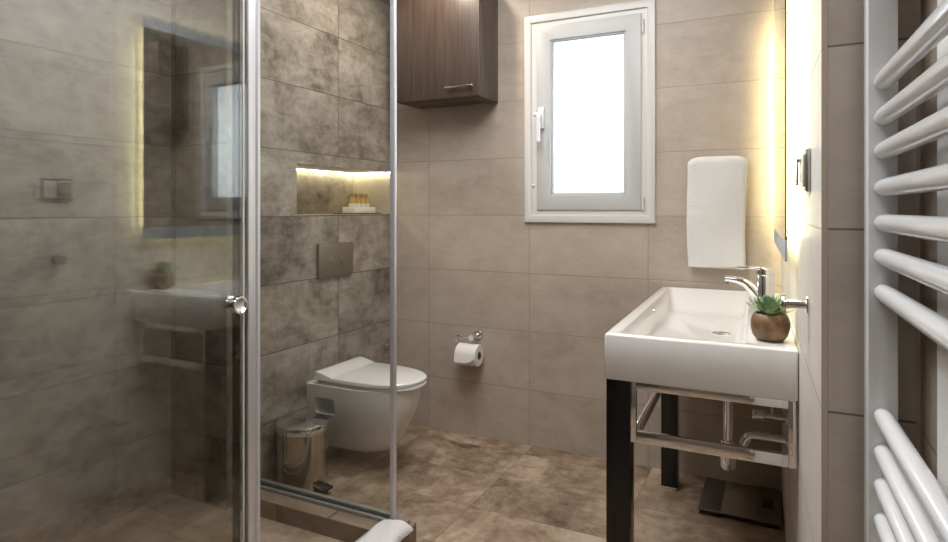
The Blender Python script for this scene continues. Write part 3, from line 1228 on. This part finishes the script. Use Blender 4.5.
# ------------------------------------------------------------------ faucet
FXc, FYc = -0.045, 2.36
fa = thing('basin_mixer', 'chrome single lever mixer tap on the washbasin rim', 'tap', (FXc, FYc, ZT))
b = new()
lathe(b, [(0.031, 0.0), (0.031, 0.004), (0.0275, 0.007), (0.0295, 0.130), (0.028, 0.133), (0.0, 0.133)], (FXc, FYc, ZT), 36)
obj('body', b, M_CHROME, fa)
b = new()
sp_ = [(FXc - 0.006, FYc, ZT + 0.030), (FXc - 0.036, FYc, ZT + 0.072), (FXc - 0.060, FYc, ZT + 0.102), (FXc - 0.095, FYc, ZT + 0.112), (FXc - 0.128, FYc, ZT + 0.114)]
spf = fillet(sp_, 0.03, 5)
rings = []
for i, p in enumerate(spf):
    d = (spf[min(i + 1, len(spf) - 1)] - spf[max(i - 1, 0)]).normalized()
    nrm = Vector((-d.z, 0, d.x))
    t_ = i / (len(spf) - 1)
    hw, hh = 0.019 - 0.002 * t_, 0.020 - 0.010 * t_
    rings.append([p + nrm * hh * (math.sin(a) * abs(math.sin(a)) ** -0.35 if abs(math.sin(a)) > 1e-6 else 0) + Vector((0, 1, 0)) * hw * (math.cos(a) * abs(math.cos(a)) ** -0.35 if abs(math.cos(a)) > 1e-6 else 0) for a in [2 * math.pi * q / 20 for q in range(20)]])
loft(b, rings)
obj('spout', b, M_CHROME, fa)
b = new()
lathe(b, [(0.0105, 0.0), (0.0105, -0.010), (0.0, -0.010)], (FXc - 0.117, FYc, ZT + 0.106), 20)
obj('aerator', b, M_BRUSHED, fa)
b = new()
lathe(b, [(0.0295, 0.135), (0.0300, 0.153), (0.028, 0.157), (0.0, 0.157)], (FXc, FYc, ZT), 36)
prism(b, [(FXc - 0.090, FYc - 0.011), (FXc + 0.0, FYc - 0.020), (FXc + 0.0, FYc + 0.020), (FXc - 0.090, FYc + 0.011)], ZT + 0.152, ZT + 0.159, 0.002)
obj('lever', b, M_CHROME, fa)

# ------------------------------------------------------------------ potted succulent
PX, PY = -0.024, 1.880
su = thing('potted_succulent', 'green succulent rosette in a round brown pot on the washbasin', 'plant', (PX, PY, ZT))
b = new()
prof = [(0.028, 0.0), (0.034, 0.002), (0.044, 0.015), (0.0495, 0.034), (0.0495, 0.052), (0.045, 0.066), (0.040, 0.073), (0.037, 0.075), (0.035, 0.073), (0.035, 0.062)]
lathe(b, prof, (PX, PY, ZT), 40)
obj('pot', b, M_POT, su)
b = new()
lathe(b, [(0.0355, 0.062), (0.030, 0.067), (0.0, 0.069)], (PX, PY, ZT), 24, close=False)
obj('soil', b, M_SOIL, su)
b = new()
lay = b.verts.layers.float.new('tip')
rnd = random.Random(11)


def leaf(bm, base, az, el, ln, wd):
    d = Vector((math.cos(az) * math.cos(el), math.sin(az) * math.cos(el), math.sin(el)))
    s_ = Vector((-math.sin(az), math.cos(az), 0))
    u = s_.cross(d) * -1
    rings = []
    K = 7
    for i in range(K + 1):
        t = i / K
        wv = wd * (math.sin(math.pi * min(1, 0.14 + 0.80 * t ** 0.8)) ** 0.8) * (1 - 0.25 * t) if i < K else wd * 0.03
        th = 0.0052 * (1 - 0.75 * t) + 0.0006
        c = base + d * ln * t + Vector((0, 0, 1)) * ln * 0.20 * t * t * math.cos(el)
        ring = []
        for a, hh in ((-1, 0.30), (-0.5, -0.35), (0, -0.6), (0.5, -0.35), (1, 0.30), (0.5, 0.62), (0, 0.5), (-0.5, 0.62)):
            v = bm.verts.new(c + s_ * a * wv - u * hh * th)
            v[lay] = t
            ring.append(v)
        rings.append(ring)
    for i in range(K):
        for j in range(8):
            bm.faces.new((rings[i][j], rings[i][(j + 1) % 8], rings[i + 1][(j + 1) % 8], rings[i + 1][j]))
    bm.faces.new(rings[0][::-1])
    bm.faces.new(rings[-1])


c0 = Vector((PX, PY, ZT + 0.071))
k = 0
for i in range(44):
    f_ = i / 43
    az = i * 2.39996 + rnd.uniform(-0.15, 0.15)
    el = R(10 + 74 * f_ ** 1.0) + rnd.uniform(-0.08, 0.08)
    ln = (0.055 - 0.020 * f_) * rnd.uniform(0.9, 1.1)
    base = c0 + Vector((math.cos(az), math.sin(az), 0)) * 0.010 * (1 - f_) + Vector((0, 0, 0.014 * f_))
    leaf(b, base, az, el, ln, 0.0165 - 0.006 * f_)
obj('leaves', b, M_LEAF, su, angle=60)

# ------------------------------------------------------------------ bathroom scale
sc = thing('bathroom_scale', 'flat dark glass bathroom scale on the floor under the washbasin', 'scale', (-0.14, 2.77, 0))
SX0, SX1, SY0, SY1 = -0.295, 0.004, 2.62, 2.935
b = new()
box(b, (SX0, SY0, 0.016), (SX1, SY1, 0.024), 0.003)
obj('glass_top', b, M_SCALE, sc)
for xa, xb in ((SX0 + 0.005, SX0 + 0.080), (SX1 - 0.090, SX1 - 0.005)):
    for ya, yb in ((SY0 + 0.001, SY0 + 0.05), (SY1 - 0.05, SY1 - 0.001)):
        b = new()
        box(b, (xa, ya, 0.0), (xb, yb, 0.016), 0.003)
        obj('foot', b, M_BLKPL, sc)
for xa, xb in ((SX0 + 0.002, SX0 + 0.085), (SX1 - 0.090, SX1 - 0.002)):
    b = new()
    box(b, (xa, SY0 + 0.004, 0.0243), (xb, SY1 - 0.004, 0.0265), 0.001)
    obj('electrode_plate', b, mat('dull_steel', srgb(118, 110, 102), 0.38, 0.8), sc)
b = new()
box(b, (SX1 - 0.066, 2.73, 0.0266), (SX1 - 0.024, 2.815, 0.029), 0.001)
obj('display', b, M_LCD, sc)

# ------------------------------------------------------------------ towel laid over the shower threshold
b = new()
prof = []
W_ = 0.060
for i in range(29):
    t = math.pi * i / 28
    prof.append((-math.cos(t) * W_, CH + 0.016 + 0.036 * math.sin(t) ** 0.75))
ys = [1.26 + (1.858 - 1.26) * q / 40 for q in range(41)]
rings = []
xc = -1.212
for q, y in enumerate(ys):
    e = max(0.0, 1 - (1.858 - y) / 0.035)
    sh = (1 - e ** 2 * 0.55)
    wob = 0.004 * math.sin(y * 23) + 0.003 * math.sin(y * 41 + 1)
    ring = []
    for x, z in prof:
        ring.append((xc + x * (0.92 + 0.08 * sh) + wob, y, CH + 0.015 + (z - CH - 0.015) * sh + 0.003 * math.sin(x * 60 + y * 17) * (1 if z > CH + 0.02 else 0)))
    for x, z in prof[::-1][1:-1]:
        ring.append((xc + x * 0.9 + wob, y, CH + 0.0145))
    rings.append(ring)
loft(b, rings)
tag(obj('bath_mat', b, M_TERRY, origin=(xc, 1.55, CH + 0.0145), angle=70), 'rolled white towel mat lying on the shower threshold', 'bath mat')

# ------------------------------------------------------------------ towel radiator
ra = thing('towel_radiator', 'white ladder towel radiator with round tubes on the entrance wall', 'radiator', (0.14, 0.9, 0.3))
RZ0, RZ1 = 0.42, 2.10
rx = lambda y, off=0.0: 0.1530 - 0.031 * y + off
for y0, y1 in ((1.100, 1.140), (0.50, 0.54)):
    b = new()
    prism(b, [(rx(y0), y0), (rx(y0) + 0.039, y0), (rx(y1) + 0.039, y1), (rx(y1), y1)], RZ0, RZ1, 0.003)
    obj('collector', b, M_ENAMEL, ra)
zs = [CAM_Z - (yp - 209.15) * 0.922 / 618.9 for yp in (81.4, 117.3, 151.0, 187.8, 222.9, 256.5, 292.4, 416.4, 453.0, 486.3, 521.3, 556.5, 592.0)]
zs += [zs[0] + 0.185 + 0.0527 * q for q in range(3)]
for z in zs:
    b = new()
    pts = []
    xo = 0.019
    rr = []
    for q in range(15):
        t = q / 14
        y = 1.106 + (0.534 - 1.106) * t
        pts.append((rx(y) + xo, y, z))
        rr.append(0.0132)
    rr[0] = 0.0115
    rr[-1] = 0.0115
    tube(b, pts, rr, 18)
    obj('tube', b, M_ENAMEL, ra)
for z in (0.62, 1.95):
    b = new()
    tube(b, [(rx(1.12) + 0.036, 1.12, z), (0.1895, 1.12, z)], 0.010, 12)
    obj('bracket', b, M_ENAMEL, ra)
